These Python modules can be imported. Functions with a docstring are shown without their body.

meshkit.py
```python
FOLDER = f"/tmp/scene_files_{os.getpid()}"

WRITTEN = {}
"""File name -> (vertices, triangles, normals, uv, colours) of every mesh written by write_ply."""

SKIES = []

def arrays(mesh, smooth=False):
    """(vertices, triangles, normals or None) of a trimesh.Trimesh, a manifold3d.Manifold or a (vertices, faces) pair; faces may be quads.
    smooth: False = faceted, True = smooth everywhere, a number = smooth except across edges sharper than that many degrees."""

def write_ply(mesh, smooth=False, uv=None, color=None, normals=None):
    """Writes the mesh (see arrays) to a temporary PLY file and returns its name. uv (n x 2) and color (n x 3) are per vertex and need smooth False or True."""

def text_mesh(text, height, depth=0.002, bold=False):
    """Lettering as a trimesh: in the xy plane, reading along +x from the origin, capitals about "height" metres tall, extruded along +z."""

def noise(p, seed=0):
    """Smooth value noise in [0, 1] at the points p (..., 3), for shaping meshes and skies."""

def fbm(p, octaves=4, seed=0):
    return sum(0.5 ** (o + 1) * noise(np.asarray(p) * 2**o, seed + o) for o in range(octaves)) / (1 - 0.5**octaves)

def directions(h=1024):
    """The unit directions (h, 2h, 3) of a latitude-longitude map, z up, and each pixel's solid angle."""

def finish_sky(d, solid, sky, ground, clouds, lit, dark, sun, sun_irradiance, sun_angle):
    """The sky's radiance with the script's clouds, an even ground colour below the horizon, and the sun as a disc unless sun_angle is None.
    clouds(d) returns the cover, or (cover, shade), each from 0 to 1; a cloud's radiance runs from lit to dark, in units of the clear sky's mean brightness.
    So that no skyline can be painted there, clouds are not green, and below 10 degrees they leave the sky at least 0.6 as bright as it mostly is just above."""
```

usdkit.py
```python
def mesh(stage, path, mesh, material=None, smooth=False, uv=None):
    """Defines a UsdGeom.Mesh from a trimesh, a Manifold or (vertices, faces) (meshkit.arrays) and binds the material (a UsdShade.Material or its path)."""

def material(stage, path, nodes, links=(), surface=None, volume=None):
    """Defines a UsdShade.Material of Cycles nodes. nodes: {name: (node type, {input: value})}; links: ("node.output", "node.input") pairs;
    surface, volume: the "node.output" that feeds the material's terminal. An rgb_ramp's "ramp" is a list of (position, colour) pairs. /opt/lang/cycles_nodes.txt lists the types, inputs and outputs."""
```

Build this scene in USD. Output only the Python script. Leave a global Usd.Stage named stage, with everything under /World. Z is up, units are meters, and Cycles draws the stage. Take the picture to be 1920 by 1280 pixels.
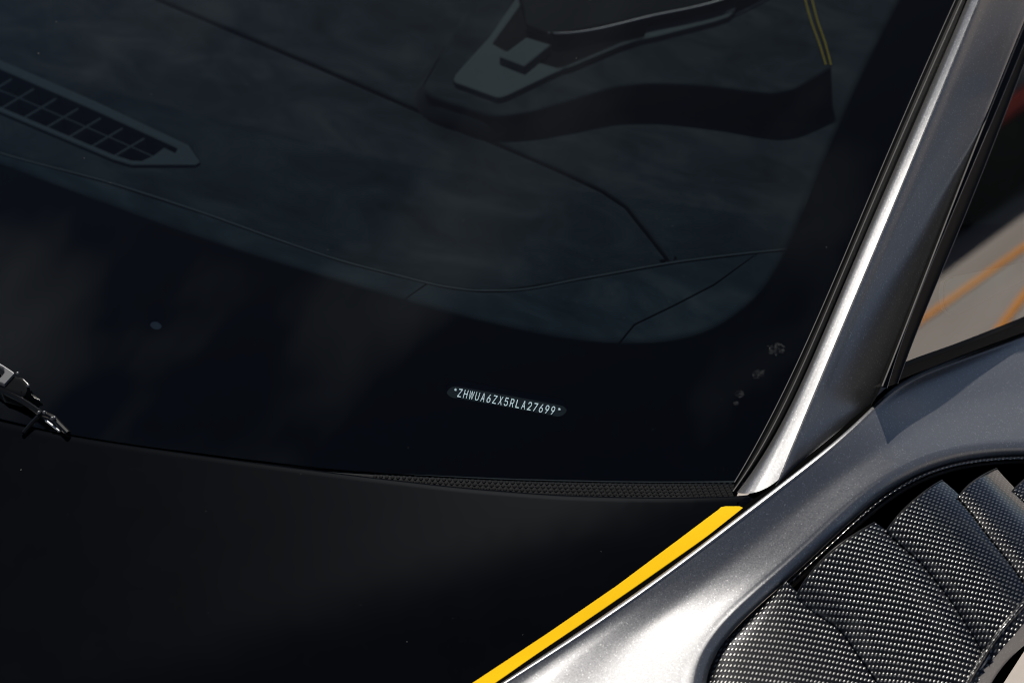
import math, random
import numpy as np
import trimesh
import usdkit, meshkit
from pxr import Usd, UsdGeom, UsdLux, UsdShade, Gf, Sdf, Vt
from scipy.spatial import Delaunay
from scipy.interpolate import PchipInterpolator, CubicSpline
from shapely.geometry import Polygon, Point, LineString
import shapely

import warnings; warnings.filterwarnings('ignore')
rng = np.random.default_rng(7)
stage = Usd.Stage.CreateInMemory()
UsdGeom.SetStageUpAxis(stage, UsdGeom.Tokens.z)
UsdGeom.SetStageMetersPerUnit(stage, 1.0)
UsdGeom.Xform.Define(stage, '/World')
UsdGeom.Scope.Define(stage, '/World/Looks')

# ------------------------------------------------------------------ camera (x = car's left, y = car's rear, z up)
FOCAL = 70.0
PSI, TH = math.radians(37), math.radians(36)
FW = np.array([-math.sin(PSI)*math.cos(TH), math.cos(PSI)*math.cos(TH), -math.sin(TH)])
RT = np.array([math.cos(PSI), math.sin(PSI), 0.0])
UP = np.cross(RT, FW)
CAM = np.array([1.09842382, -0.82380451, 1.58016807])
cam = UsdGeom.Camera.Define(stage, '/World/camera')
cam.CreateFocalLengthAttr(FOCAL); cam.CreateHorizontalApertureAttr(36.0); cam.CreateVerticalApertureAttr(36.0*682/1024)
cam.CreateClippingRangeAttr(Gf.Vec2f(0.05, 500))
cam.CreateFStopAttr(9.0); cam.CreateFocusDistanceAttr(1.25)
cam.CreateExposureAttr(0.2)
M4 = Gf.Matrix4d(*RT, 0, *UP, 0, *(-FW), 0, *CAM, 1)
cam.AddTransformOp().Set(M4)

# ------------------------------------------------------------------ sun and sky
SUN = np.array([-0.40, 0.36, 0.84]); SUN /= np.linalg.norm(SUN)
sun = UsdLux.DistantLight.Define(stage, '/World/sun')
sun.CreateIntensityAttr(1.2); sun.CreateAngleAttr(0.5); sun.CreateNormalizeAttr(True)
sun.CreateColorAttr(Gf.Vec3f(1.0, 0.955, 0.89))
zz = SUN; xx = np.cross([0, 1, 0], zz); xx /= np.linalg.norm(xx); yy = np.cross(zz, xx)
sun.AddTransformOp().Set(Gf.Matrix4d(*xx, 0, *yy, 0, *zz, 0, 0, 0, 0, 1))
dome = UsdLux.DomeLight.Define(stage, '/World/sky')
sky = usdkit.material(stage, '/World/Looks/sky', {
    'sky': ('sky_texture', {'sky_type': 'single_scattering', 'sun_disc': False, 'sun_elevation': math.asin(SUN[2]), 'sun_rotation': math.atan2(SUN[0], SUN[1]),
                            'altitude': 300.0, 'air_density': 0.55, 'aerosol_density': 0.4}),
    'tc': ('texture_coordinate', {}),
    'mp': ('mapping', {'location': (0.7, 0.9, 1.6), 'scale': (1.0, 1.0, 1.0)}),
    'nz': ('noise_texture', {'scale': 4.6, 'detail': 5.0, 'roughness': 0.5, 'distortion': 0.0}),
    'rp': ('rgb_ramp', {'ramp': [(0.0, (0, 0, 0)), (0.53, (0, 0, 0)), (0.75, (1, 1, 1)), (1.0, (1, 1, 1))]}),
    'mx': ('mix', {'mix_type': 'mix', 'color2': (7.0, 7.7, 8.6)}),
    'bg': ('background_shader', {'strength': 0.05})},
    [('tc.generated', 'mp.vector'), ('mp.vector', 'nz.vector'), ('nz.fac', 'rp.fac'), ('rp.color', 'mx.fac'), ('sky.color', 'mx.color1'), ('mx.color', 'bg.color')],
    surface='bg.background')
UsdShade.MaterialBindingAPI.Apply(dome.GetPrim()).Bind(sky)
dome.GetPrim().SetCustomDataByKey('kind', 'structure')

# ------------------------------------------------------------------ helpers
def tag(o, label=None, cat=None, group=None, kind=None):
    p = o.GetPrim() if hasattr(o, 'GetPrim') else o
    for k, v in (('label', label), ('category', cat), ('group', group), ('kind', kind)):
        if v: p.SetCustomDataByKey(k, v)
    return p
_used = set()
def free(path):
    if path not in _used:
        _used.add(path); return path
    k = 1
    while f'{path}_{k:03d}' in _used: k += 1
    _used.add(f'{path}_{k:03d}'); return f'{path}_{k:03d}'
def part(name, mesh, mat, parent, label=None, kind=None, smooth=35, uv=None):
    path = free(f'{parent.GetPath()}/{name}')
    m = usdkit.mesh(stage, path, mesh, mat, smooth=smooth, uv=uv)
    tag(m, label=label, kind=kind)
    return m.GetPrim()
def top(name, label, cat=None, kind=None, mesh=None, mat=None, smooth=35):
    path = free(f'/World/{name}')
    o = UsdGeom.Xform.Define(stage, path) if mesh is None else usdkit.mesh(stage, path, mesh, mat, smooth=smooth)
    return tag(o, label, cat, kind=kind)

FPX = FOCAL/36*1920
def rays(P):
    P = np.atleast_2d(np.asarray(P, float))
    d = FW + ((P[:, 0]-960)/FPX)[:, None]*RT - ((P[:, 1]-640)/FPX)[:, None]*UP
    return d/np.linalg.norm(d, axis=1, keepdims=True)
def on(P, fn):
    """points of the surface z = fn(x, y) at the traced outline points P"""
    d = rays(P); a = np.full(len(d), 0.4); b = np.full(len(d), 4.0)
    for _ in range(48):
        m = (a+b)/2; q = CAM + d*m[:, None]
        above = q[:, 2] > fn(q[:, 0], q[:, 1])
        a = np.where(above, m, a); b = np.where(above, b, m)
    return CAM + d*a[:, None]
def on_plane(P, p0, n):
    d = rays(P); t = ((np.asarray(p0)-CAM) @ n)/(d @ n)
    return CAM + d*t[:, None]
def lift(fn, h): return lambda x, y: fn(x, y) + h
def spline(P, n, closed=False, tension=None):
    """n points along a smooth curve through P (any dimension), evenly spaced"""
    P = np.asarray(P, float)
    if closed: P = np.vstack([P, P[:1]])
    t = np.r_[0, np.cumsum(np.linalg.norm(np.diff(P, axis=0), axis=1))]; t /= t[-1]
    c = PchipInterpolator(t, P)
    q = c(np.linspace(0, 1, n*6)); s = np.r_[0, np.cumsum(np.linalg.norm(np.diff(q, axis=0), axis=1))]
    u = np.interp(np.linspace(0, s[-1], n + (1 if closed else 0)), s, np.linspace(0, 1, n*6))
    q = c(u)
    return q[:-1] if closed else q
from scipy.interpolate import UnivariateSpline
def fair(P, n, s=1.0):
    """spline() of the traced points after fairing out the tracing noise (about s pixels)"""
    P = np.asarray(P, float); t = np.r_[0, np.cumsum(np.linalg.norm(np.diff(P, axis=0), axis=1))]; t /= t[-1]
    wt = np.ones(len(P)); wt[0] = wt[-1] = 4
    u = np.linspace(0, 1, 400)
    return spline(np.stack([UnivariateSpline(t, P[:, c], wt, k=4, s=len(P)*s*s)(u) for c in range(2)], 1), n)
def poly_resample(P, step):
    P = np.asarray(P, float); ring = LineString(np.vstack([P, P[:1]]))
    out = []
    for a, b in zip(P, np.roll(P, -1, 0)):
        k = max(1, int(np.ceil(np.linalg.norm(b-a)/step)))
        out.append(a + (b-a)*np.linspace(0, 1, k, endpoint=False)[:, None])
    return np.vstack(out)
def tri_fill(outer, holes, g):
    """triangles over a polygon given its dense boundary rings; interior points on a grid of g"""
    poly = Polygon(outer, [h for h in holes])
    x0, y0, x1, y1 = poly.bounds
    X, Y = np.meshgrid(np.arange(x0, x1, g), np.arange(y0, y1, g)); G = np.c_[X.ravel(), Y.ravel()]
    core = poly.buffer(-0.45*g)
    keep = shapely.contains_xy(core, G[:, 0], G[:, 1]) if not core.is_empty else np.zeros(len(G), bool)
    V = np.vstack([outer, *holes, G[keep]])
    T = Delaunay(V).simplices; c = V[T].mean(1)
    ar = np.abs(np.cross(V[T[:, 1]]-V[T[:, 0]], V[T[:, 2]]-V[T[:, 0]]))
    T = T[shapely.contains_xy(poly, c[:, 0], c[:, 1]) & (ar > 1e-12)]
    d = np.cross(V[T[:, 1]]-V[T[:, 0]], V[T[:, 2]]-V[T[:, 0]]); T[d < 0] = T[d < 0][:, ::-1]
    return V, T
def panel(P, fn, thick=0.003, bevel=0.0008, g=0.01, holes=(), step=None):
    """a sheet on z = fn with outline P (xy), rounded edge and a skirt down by thick; holes are xy outlines"""
    step = step or g*0.6
    rings, meshes = [], []
    for k, R in enumerate([P, *holes]):
        R = poly_resample(R, step)
        area = np.sum(R[:, 0]*np.roll(R[:, 1], -1) - np.roll(R[:, 0], -1)*R[:, 1])
        if (area < 0) == (k == 0): R = R[::-1]
        t = np.roll(R, -1, 0) - np.roll(R, 1, 0); t /= np.maximum(np.linalg.norm(t, axis=1, keepdims=True), 1e-12)
        nin = np.c_[-t[:, 1], t[:, 0]]
        inner = R + nin*bevel; inner2 = R + nin*bevel*2.5; zi2 = fn(inner2[:, 0], inner2[:, 1])
        z = fn(R[:, 0], R[:, 1]); zi = fn(inner[:, 0], inner[:, 1])
        mid = R + nin*bevel*0.3
        rows = [np.c_[inner2, zi2], np.c_[inner, zi], np.c_[mid, fn(mid[:, 0], mid[:, 1])-bevel*0.3], np.c_[R, z-bevel], np.c_[R, z-max(thick, bevel*1.5)]]
        n = len(R); V = np.vstack(rows); F = []
        i = np.arange(n); j = (i+1) % n
        for r in range(4):
            F.append(np.c_[i+r*n, j+(r+1)*n, j+r*n]); F.append(np.c_[i+r*n, i+(r+1)*n, j+(r+1)*n])
        meshes.append((V, np.vstack(F))); rings.append(inner2)
    V2, T = tri_fill(rings[0], rings[1:], g)
    meshes.append((np.c_[V2, fn(V2[:, 0], V2[:, 1])], T))
    return weld(meshes)
def weld(meshes):
    V = np.vstack([m[0] for m in meshes]); off = np.cumsum([0]+[len(m[0]) for m in meshes[:-1]])
    F = np.vstack([np.asarray(m[1])+o for m, o in zip(meshes, off)])
    t = trimesh.Trimesh(V, F, process=False); t.merge_vertices(digits_vertex=7)
    t.update_faces(t.nondegenerate_faces()); return t
def loft(rails, nx, ny, interp='cubic'):
    """smooth surface through 3-D rails; nx points along, ny across. Returns vertices (ny, nx, 3) and mesh"""
    R = np.array([spline(r, nx) if len(r) != nx else np.asarray(r) for r in rails])
    w = np.r_[0, np.cumsum(np.linalg.norm(np.diff(R, axis=0), axis=2).mean(1))]
    t = np.concatenate([np.linspace(a, b, ny, endpoint=False) for a, b in zip(w[:-1], w[1:])] + [[w[-1]]])
    c = (CubicSpline if interp == 'cubic' else PchipInterpolator)(w, R, axis=0)
    S = c(t)
    if interp == 'linear':
        S = np.stack([np.stack([np.interp(t, w, R[:, i, k]) for k in range(3)], -1) for i in range(nx)], 1)
    return S, grid_mesh(S)
def grid_mesh(S, toward=None):
    a, b = S.shape[:2]; I = np.arange(a*b).reshape(a, b)
    F = np.vstack([np.c_[I[:-1, :-1].ravel(), I[:-1, 1:].ravel(), I[1:, 1:].ravel()], np.c_[I[:-1, :-1].ravel(), I[1:, 1:].ravel(), I[1:, :-1].ravel()]])
    V = S.reshape(-1, 3)
    n = np.cross(V[F[:, 1]]-V[F[:, 0]], V[F[:, 2]]-V[F[:, 0]]).sum(0)
    ref = np.array([0.3, -0.5, 0.8]) if toward is None else np.asarray(toward)
    if n @ ref < 0: F = F[:, ::-1]
    return trimesh.Trimesh(V, F, process=False)
def rail(P, fn, h=0.0, n=None):
    """traced curve on fn with heights h (one number or one per point)"""
    P = np.asarray(P, float); h = np.broadcast_to(h, len(P))
    if n:
        q = spline(np.c_[P, h*1e4], n); P, h = q[:, :2], q[:, 2]/1e4
    return on(P, lift(fn, h))
def tube(P, r, k=8, n=None, caps=True):
    P = np.asarray(P, float)
    if n: P = spline(P, n)
    r = np.broadcast_to(r, len(P)); T = np.gradient(P, axis=0); T /= np.linalg.norm(T, axis=1, keepdims=True)
    a = np.cross(T, [0.13, 0.2, 0.97]); a /= np.linalg.norm(a, axis=1, keepdims=True); b = np.cross(T, a)
    an = np.linspace(0, 2*np.pi, k, endpoint=False)
    V = (P[:, None] + r[:, None, None]*(np.cos(an)[None, :, None]*a[:, None] + np.sin(an)[None, :, None]*b[:, None])).reshape(-1, 3)
    F = []
    for i in range(len(P)-1):
        for j in range(k):
            p, q = i*k+j, i*k+(j+1) % k
            F += [(p, q, q+k), (p, q+k, p+k)]
    if caps:
        V = np.vstack([V, P[0], P[-1]]); c0, c1 = len(V)-2, len(V)-1; o = (len(P)-1)*k
        for j in range(k): F += [(c0, (j+1) % k, j), (c1, o+j, o+(j+1) % k)]
    m = trimesh.Trimesh(V, F, process=False); m.fix_normals(); return m
def beam(a, b, w, h):
    """box bar from a to b, w wide, h deep, top at a/b"""
    a, b = np.asarray(a, float), np.asarray(b, float); t = (b-a)/np.linalg.norm(b-a); s = np.cross(t, [0, 0, 1]); s /= np.linalg.norm(s)
    c = w*0.25
    prof = [(-w/2, -h), (w/2, -h), (w/2, -c), (w/2-c, 0), (-w/2+c, 0), (-w/2, -c)]
    V = np.array([p + s*x + np.array([0, 0, z]) for p in (a, b) for x, z in prof]); n = 6
    F = []
    for i in range(n): j = (i+1) % n; F += [(i, j, j+n), (i, j+n, i+n)]
    for i in range(1, n-1): F += [(0, i+1, i), (n, n+i, n+i+1)]
    m = trimesh.Trimesh(V, F, process=False); m.fix_normals(); return m
def xy(P, fn): return on(P, fn)[:, :2]

# ------------------------------------------------------------------ materials
L = '/World/Looks/'
def simple(name, color, rough, **kw):
    return usdkit.material(stage, L+name, {'p': ('principled_bsdf', {'base_color': color, 'roughness': rough, **kw})}, surface='p.BSDF')
def grained(name, color, rough, scale, var=0.15, bump=0.0, bscale=None, bdist=0.0002, **kw):
    """colour varied by noise and a fine relief"""
    c0 = tuple(c*(1-var) for c in color); c1 = tuple(c*(1+var) for c in color)
    nodes = {'tc': ('texture_coordinate', {}), 'n': ('noise_texture', {'scale': scale, 'detail': 5.0, 'roughness': 0.6}),
             'r': ('rgb_ramp', {'ramp': [(0.3, c0), (0.7, c1)]}),
             'n2': ('noise_texture', {'scale': bscale or scale*6, 'detail': 2.0}),
             'b': ('bump', {'strength': bump, 'distance': bdist}),
             'p': ('principled_bsdf', {'roughness': rough, **kw})}
    return usdkit.material(stage, L+name, nodes, [('tc.object', 'n.vector'), ('tc.object', 'n2.vector'), ('n.fac', 'r.fac'), ('r.color', 'p.base_color'),
                           ('n2.fac', 'b.height'), ('b.normal', 'p.normal')], surface='p.BSDF')
# satin metallic grey: fine flakes tilt the surface a little
grey_paint = usdkit.material(stage, L+'satin_grey_paint', {
    'tc': ('texture_coordinate', {}), 'v': ('voronoi_texture', {'scale': 1500.0, 'randomness': 1.0}),
    'sp': ('separate_color', {}), 'rp': ('rgb_ramp', {'ramp': [(0.0, (0.245, 0.245, 0.25)), (0.80, (0.265, 0.265, 0.27)), (0.95, (0.31, 0.31, 0.315)), (1.0, (0.46, 0.46, 0.46))]}),
    'nz': ('noise_texture', {'scale': 900.0, 'detail': 2.0}), 'b': ('bump', {'strength': 0.03, 'distance': 0.0004}),
    'rr': ('map_range', {'from_min': 0.0, 'from_max': 1.0, 'to_min': 0.44, 'to_max': 0.36}),
    'p': ('principled_bsdf', {'metallic': 0.88, 'coat_weight': 0.15, 'coat_roughness': 0.35})},
    [('tc.object', 'v.vector'), ('tc.object', 'nz.vector'), ('v.color', 'sp.color'), ('sp.r', 'rp.fac'), ('rp.color', 'p.base_color'), ('sp.g', 'rr.value'), ('rr.result', 'p.roughness'),
     ('nz.fac', 'b.height'), ('b.normal', 'p.normal')], surface='p.BSDF')
black_paint = grained('satin_black_paint', (0.0016, 0.0020, 0.0030), 0.35, 30, 0.1, 0.04, 2500, 0.0002, specular_ior_level=0.006, specular_tint=(0.75, 0.88, 1.0))
yellow_paint = grained('yellow_paint', (0.92, 0.54, 0.0), 0.6, 60, 0.03, 0.04, 2500, 0.0002, specular_ior_level=0.08)
frit_black = simple('black_ceramic', (0.0006, 0.0008, 0.0011), 0.9, specular_ior_level=0.0)
rubber = grained('black_rubber', (0.004, 0.004, 0.004), 0.5, 200, 0.2, 0.2, 1500, 0.0002, specular_ior_level=0.12)
rubber_edge = simple('worn_rubber_edge', (0.09, 0.085, 0.08), 0.4)
cowl_plastic = grained('cowl_plastic', (0.016, 0.016, 0.017), 0.6, 300, 0.2, 0.25, 1200, 0.0003, specular_ior_level=0.05)
plate_mat = grained('plate_grey', (0.009, 0.012, 0.014), 0.7, 300, 0.15, specular_ior_level=0.03)
letter_white = simple('letter_white', (0.80, 0.82, 0.82), 0.6)
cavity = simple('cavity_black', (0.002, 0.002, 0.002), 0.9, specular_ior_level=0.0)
cabin_black = grained('cabin_black', (0.006, 0.006, 0.007), 0.7, 30, 0.3, specular_ior_level=0.2)
grey_trim = grained('grey_trim_plastic', (0.0185, 0.0240, 0.0255), 0.6, 400, 0.06, 0.1, 3000, 0.0002, specular_ior_level=0.0)
vent_plastic = grained('vent_plastic', (0.0145, 0.0190, 0.0215), 0.6, 300, 0.1, 0.15, 2500, 0.0002, specular_ior_level=0.0)
thread = simple('yellow_thread', (0.16, 0.125, 0.012), 0.8, specular_ior_level=0.02)
gloss_black = simple('gloss_black', (0.003, 0.003, 0.003), 0.2, specular_ior_level=0.25)
steel = simple('wiper_metal', (0.13, 0.13, 0.135), 0.45, metallic=0.8)
dust_mat = simple('dust', (0.20, 0.20, 0.19), 0.9, specular_ior_level=0.0)
def suede_cloth(name, k):
    c = lambda *q: tuple(k*x for x in q)
    return usdkit.material(stage, L+name, {
    'tc': ('texture_coordinate', {}), 'mp': ('mapping', {'scale': (1.0, 1.6, 1.0)}),
    'n': ('noise_texture', {'scale': 13.0, 'detail': 7.0, 'roughness': 0.66, 'distortion': 0.7}),
    'r': ('rgb_ramp', {'ramp': [(0.32, c(0.0011, 0.0025, 0.0035)), (0.5, c(0.0030, 0.0054, 0.0070)), (0.70, c(0.0078, 0.0105, 0.0120))]}),
    'n2': ('noise_texture', {'scale': 1800.0, 'detail': 2.0}), 'b': ('bump', {'strength': 0.35, 'distance': 0.0004}),
    'p': ('principled_bsdf', {'roughness': 0.9, 'specular_ior_level': 0.02, 'sheen_weight': 0.01, 'sheen_roughness': 0.5})},
    [('tc.object', 'mp.vector'), ('mp.vector', 'n.vector'), ('tc.object', 'n2.vector'), ('n.fac', 'r.fac'), ('r.color', 'p.base_color'), ('n2.fac', 'b.height'), ('b.normal', 'p.normal')], surface='p.BSDF')
suede, suede_pale = suede_cloth('black_suede', 1.0), suede_cloth('blue_black_suede', 1.45)
def glass(name, tint, ior, rough=0.0):
    return usdkit.material(stage, L+name, {'t': ('transparent_bsdf', {'color': tint}), 'g': ('glossy_bsdf', {'color': (1, 1, 1), 'roughness': rough}),
        'f': ('fresnel', {}), 'ge': ('geometry', {}), 'mi': ('mix_float', {'a': ior, 'b': 1.0/ior, 'use_clamp': False}), 'm': ('mix_closure', {})},
        [('ge.backfacing', 'mi.fac'), ('mi.result', 'f.IOR'), ('f.fac', 'm.fac'), ('t.BSDF', 'm.closure1'), ('g.BSDF', 'm.closure2')], surface='m.closure')
screen_glass = glass('windscreen_glass', (0.74, 0.83, 0.86), 1.40)
side_glass = glass('side_glass', (0.70, 0.80, 0.76), 3.6)
smudge_mat = usdkit.material(stage, L+'water_mark', {'t': ('transparent_bsdf', {'color': (1, 1, 1)}), 'd': ('diffuse_bsdf', {'color': (0.6, 0.6, 0.58)}),
    'tc': ('texture_coordinate', {}), 'n': ('noise_texture', {'scale': 500.0, 'detail': 4.0}), 'r': ('map_range', {'from_min': 0.42, 'from_max': 0.75, 'to_min': 0.0, 'to_max': 0.05, 'clamp': True}),
    'm': ('mix_closure', {})}, [('tc.object', 'n.vector'), ('n.fac', 'r.value'), ('r.result', 'm.fac'), ('t.BSDF', 'm.closure1'), ('d.BSDF', 'm.closure2')], surface='m.closure')
# carbon cloth: staggered rows of tows on a black ground under a clear gloss coat; st is in weave cells
def carbon(name):
    N = {'uv': ('texture_coordinate', {}), 'sx': ('separate_xyz', {}),
         'row': ('math', {'math_type': 'floor'}), 'half': ('math', {'math_type': 'multiply', 'value2': 0.32}), 'sh': ('math', {'math_type': 'add'}),
         'fa': ('math', {'math_type': 'fraction'}), 'fb': ('math', {'math_type': 'fraction'}),
         'ca': ('math', {'math_type': 'subtract', 'value2': 0.5}), 'cb': ('math', {'math_type': 'subtract', 'value2': 0.5}),
         'sk': ('math', {'math_type': 'multiply_add', 'value2': 0.7}),
         'a2': ('math', {'math_type': 'multiply'}), 'b2': ('math', {'math_type': 'multiply'}),
         'a3': ('math', {'math_type': 'multiply', 'value2': 9.0}), 'b3': ('math', {'math_type': 'multiply', 'value2': 9.5}),
         'd': ('math', {'math_type': 'add'}), 'm': ('map_range', {'from_min': 1.0, 'from_max': 0.25, 'to_min': 0.0, 'to_max': 1.0, 'clamp': True}),
         'nz': ('noise_texture', {'scale': 0.35, 'detail': 3.0}), 'nr': ('map_range', {'from_min': 0.3, 'from_max': 0.7, 'to_min': 0.55, 'to_max': 1.0, 'clamp': True}),
         'mm': ('math', {'math_type': 'multiply'}),
         'c': ('mix', {'color1': (0.002, 0.002, 0.0025), 'color2': (0.24, 0.236, 0.225)}),
         'b': ('bump', {'strength': 0.6, 'distance': 0.0003}),
         'p': ('principled_bsdf', {'metallic': 0.85, 'roughness': 0.33, 'coat_weight': 1.0, 'coat_roughness': 0.03, 'coat_ior': 1.5})}
    K = [('uv.UV', 'sx.vector'), ('sx.y', 'row.value1'), ('row.value', 'half.value1'), ('half.value', 'sh.value1'), ('sx.x', 'sh.value2'), ('sh.value', 'fa.value1'), ('sx.y', 'fb.value1'),
         ('fa.value', 'ca.value1'), ('fb.value', 'cb.value1'), ('cb.value', 'sk.value1'), ('ca.value', 'sk.value3'), ('sk.value', 'a2.value1'), ('sk.value', 'a2.value2'),
         ('cb.value', 'b2.value1'), ('cb.value', 'b2.value2'), ('a2.value', 'a3.value1'), ('b2.value', 'b3.value1'), ('a3.value', 'd.value1'), ('b3.value', 'd.value2'), ('d.value', 'm.value'),
         ('uv.UV', 'nz.vector'), ('nz.fac', 'nr.value'), ('m.result', 'mm.value1'), ('nr.result', 'mm.value2'), ('mm.value', 'c.fac'), ('c.color', 'p.base_color'), ('m.result', 'b.height'), ('b.normal', 'p.normal')]
    return usdkit.material(stage, L+name, N, K, surface='p.BSDF')
carbon_mat = carbon('carbon_cloth')
clear_edge = simple('clear_edge', (0.012, 0.012, 0.012), 0.14)
lined = usdkit.material(stage, L+'ribbed_carbon', {'tc': ('texture_coordinate', {}), 'mp': ('mapping', {'rotation': (0, 0, 0.15)}),
    'w': ('wave_texture', {'bands_direction': 'y', 'scale': 85.0, 'distortion': 0.6, 'detail': 1.0, 'detail_scale': 2.0}),
    'r': ('rgb_ramp', {'ramp': [(0.0, (0.0015, 0.002, 0.002)), (1.0, (0.0055, 0.0065, 0.0065))]}), 'p': ('principled_bsdf', {'roughness': 0.7, 'specular_ior_level': 0.0})},
    [('tc.object', 'mp.vector'), ('mp.vector', 'w.vector'), ('w.fac', 'r.fac'), ('r.color', 'p.base_color')], surface='p.BSDF')
concrete = usdkit.material(stage, L+'beige_concrete', {'tc': ('texture_coordinate', {}), 'n': ('noise_texture', {'scale': 1.3, 'detail': 8.0, 'roughness': 0.65}),
    'r': ('rgb_ramp', {'ramp': [(0.3, (0.30, 0.265, 0.235)), (0.7, (0.40, 0.355, 0.32))]}), 'n2': ('noise_texture', {'scale': 90.0, 'detail': 4.0}), 'b': ('bump', {'strength': 0.3, 'distance': 0.004}),
    'p': ('principled_bsdf', {'roughness': 0.85})}, [('tc.object', 'n.vector'), ('tc.object', 'n2.vector'), ('n.fac', 'r.fac'), ('r.color', 'p.base_color'), ('n2.fac', 'b.height'), ('b.normal', 'p.normal')], surface='p.BSDF')
orange_paint = grained('orange_line_paint', (0.78, 0.33, 0.07), 0.6, 8, 0.1, 0.2, 90, 0.003)

# ------------------------------------------------------------------ ground
g = trimesh.creation.cylinder(radius=120, height=0.2, sections=96); g.apply_translation((0, 0, -0.1))
top('ground', 'pale beige concrete ground the car stands on', kind='structure', mesh=g, mat=concrete)

# ------------------------------------------------------------------ surfaces of the car
def ws(x, y): return 0.80 + 0.40*y - 0.15*(x*x - 0.65**2)
def body(x, y):
    xc = np.minimum(x, 0.65)
    return 0.795 + 0.22*y - 0.12*(xc*xc - 0.65**2) - 0.156*np.maximum(0, x-0.65)
_a, _b = on([(1372, 957), (560, 1165)], body)[:, :2]
_t = (_b-_a)/np.linalg.norm(_b-_a); _nrm = np.array([_t[1], -_t[0]])
if _nrm @ np.array([1, -0.3]) < 0: _nrm = -_nrm
_fd = np.linspace(-0.8, 0.4, 2401)
_fg = 0.13*np.exp(-np.maximum(0, -_fd)/0.10)*(1/(1+np.exp(_fd/0.010))) - 0.14/(1+np.exp(-_fd/0.010))*np.exp(-np.maximum(0, _fd)/0.25)
_fh = np.cumsum(_fg)*(_fd[1]-_fd[0]); _fh -= np.interp(0.0, _fd, _fh)*0.9
def hood(x, y):
    d = (x-_a[0])*_nrm[0] + (y-_a[1])*_nrm[1]
    return body(x, y) + 0.07*(y+0.12) + np.interp(d, _fd, _fh)
DZ = 0.765
def dash(x, y): return DZ + 0*x

car = top('sports_car', 'matte grey and black sports car with yellow hood stripe and carbon louvres', 'car')

# ---- hood
hood_px = [(-160, 742), (-80, 765), (0, 786), (120, 812), (420, 856), (640, 884), (740, 896), (900, 913), (1100, 926), (1250, 929), (1380, 926), (1420, 921), (1446, 909),
           (1430, 925), (1400, 952), (1388, 966), (1300, 1029), (1200, 1099), (1070, 1190), (936, 1281), (770, 1393), (640, 1480), (400, 1520), (-160, 1520)]
hp = xy(spline(hood_px[:13], 60), hood); hp = np.vstack([hp, xy(spline(hood_px[12:21], 60)[1:], hood), xy(hood_px[21:], hood)])
hood_part = part('hood', panel(hp, hood, 0.012, 0.0022, 0.012, step=0.005), black_paint, car, smooth=60)
st_px = [(1346, 957), (1352, 951.5), (1360, 950), (1386, 950), (1392, 952), (1393, 957), (1383, 966), (1300, 1025), (1196, 1098), (1067, 1187), (930, 1280), (770, 1388), (722, 1390), (887, 1280), (1025, 1189), (1156, 1099), (1270, 1014)]
part('stripe', panel(xy(st_px, hood), lift(hood, 0.0007), 0.0006, 0.0002, 0.008, step=0.003), yellow_paint, hood_part, label='yellow painted stripe along the hood edge')

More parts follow.
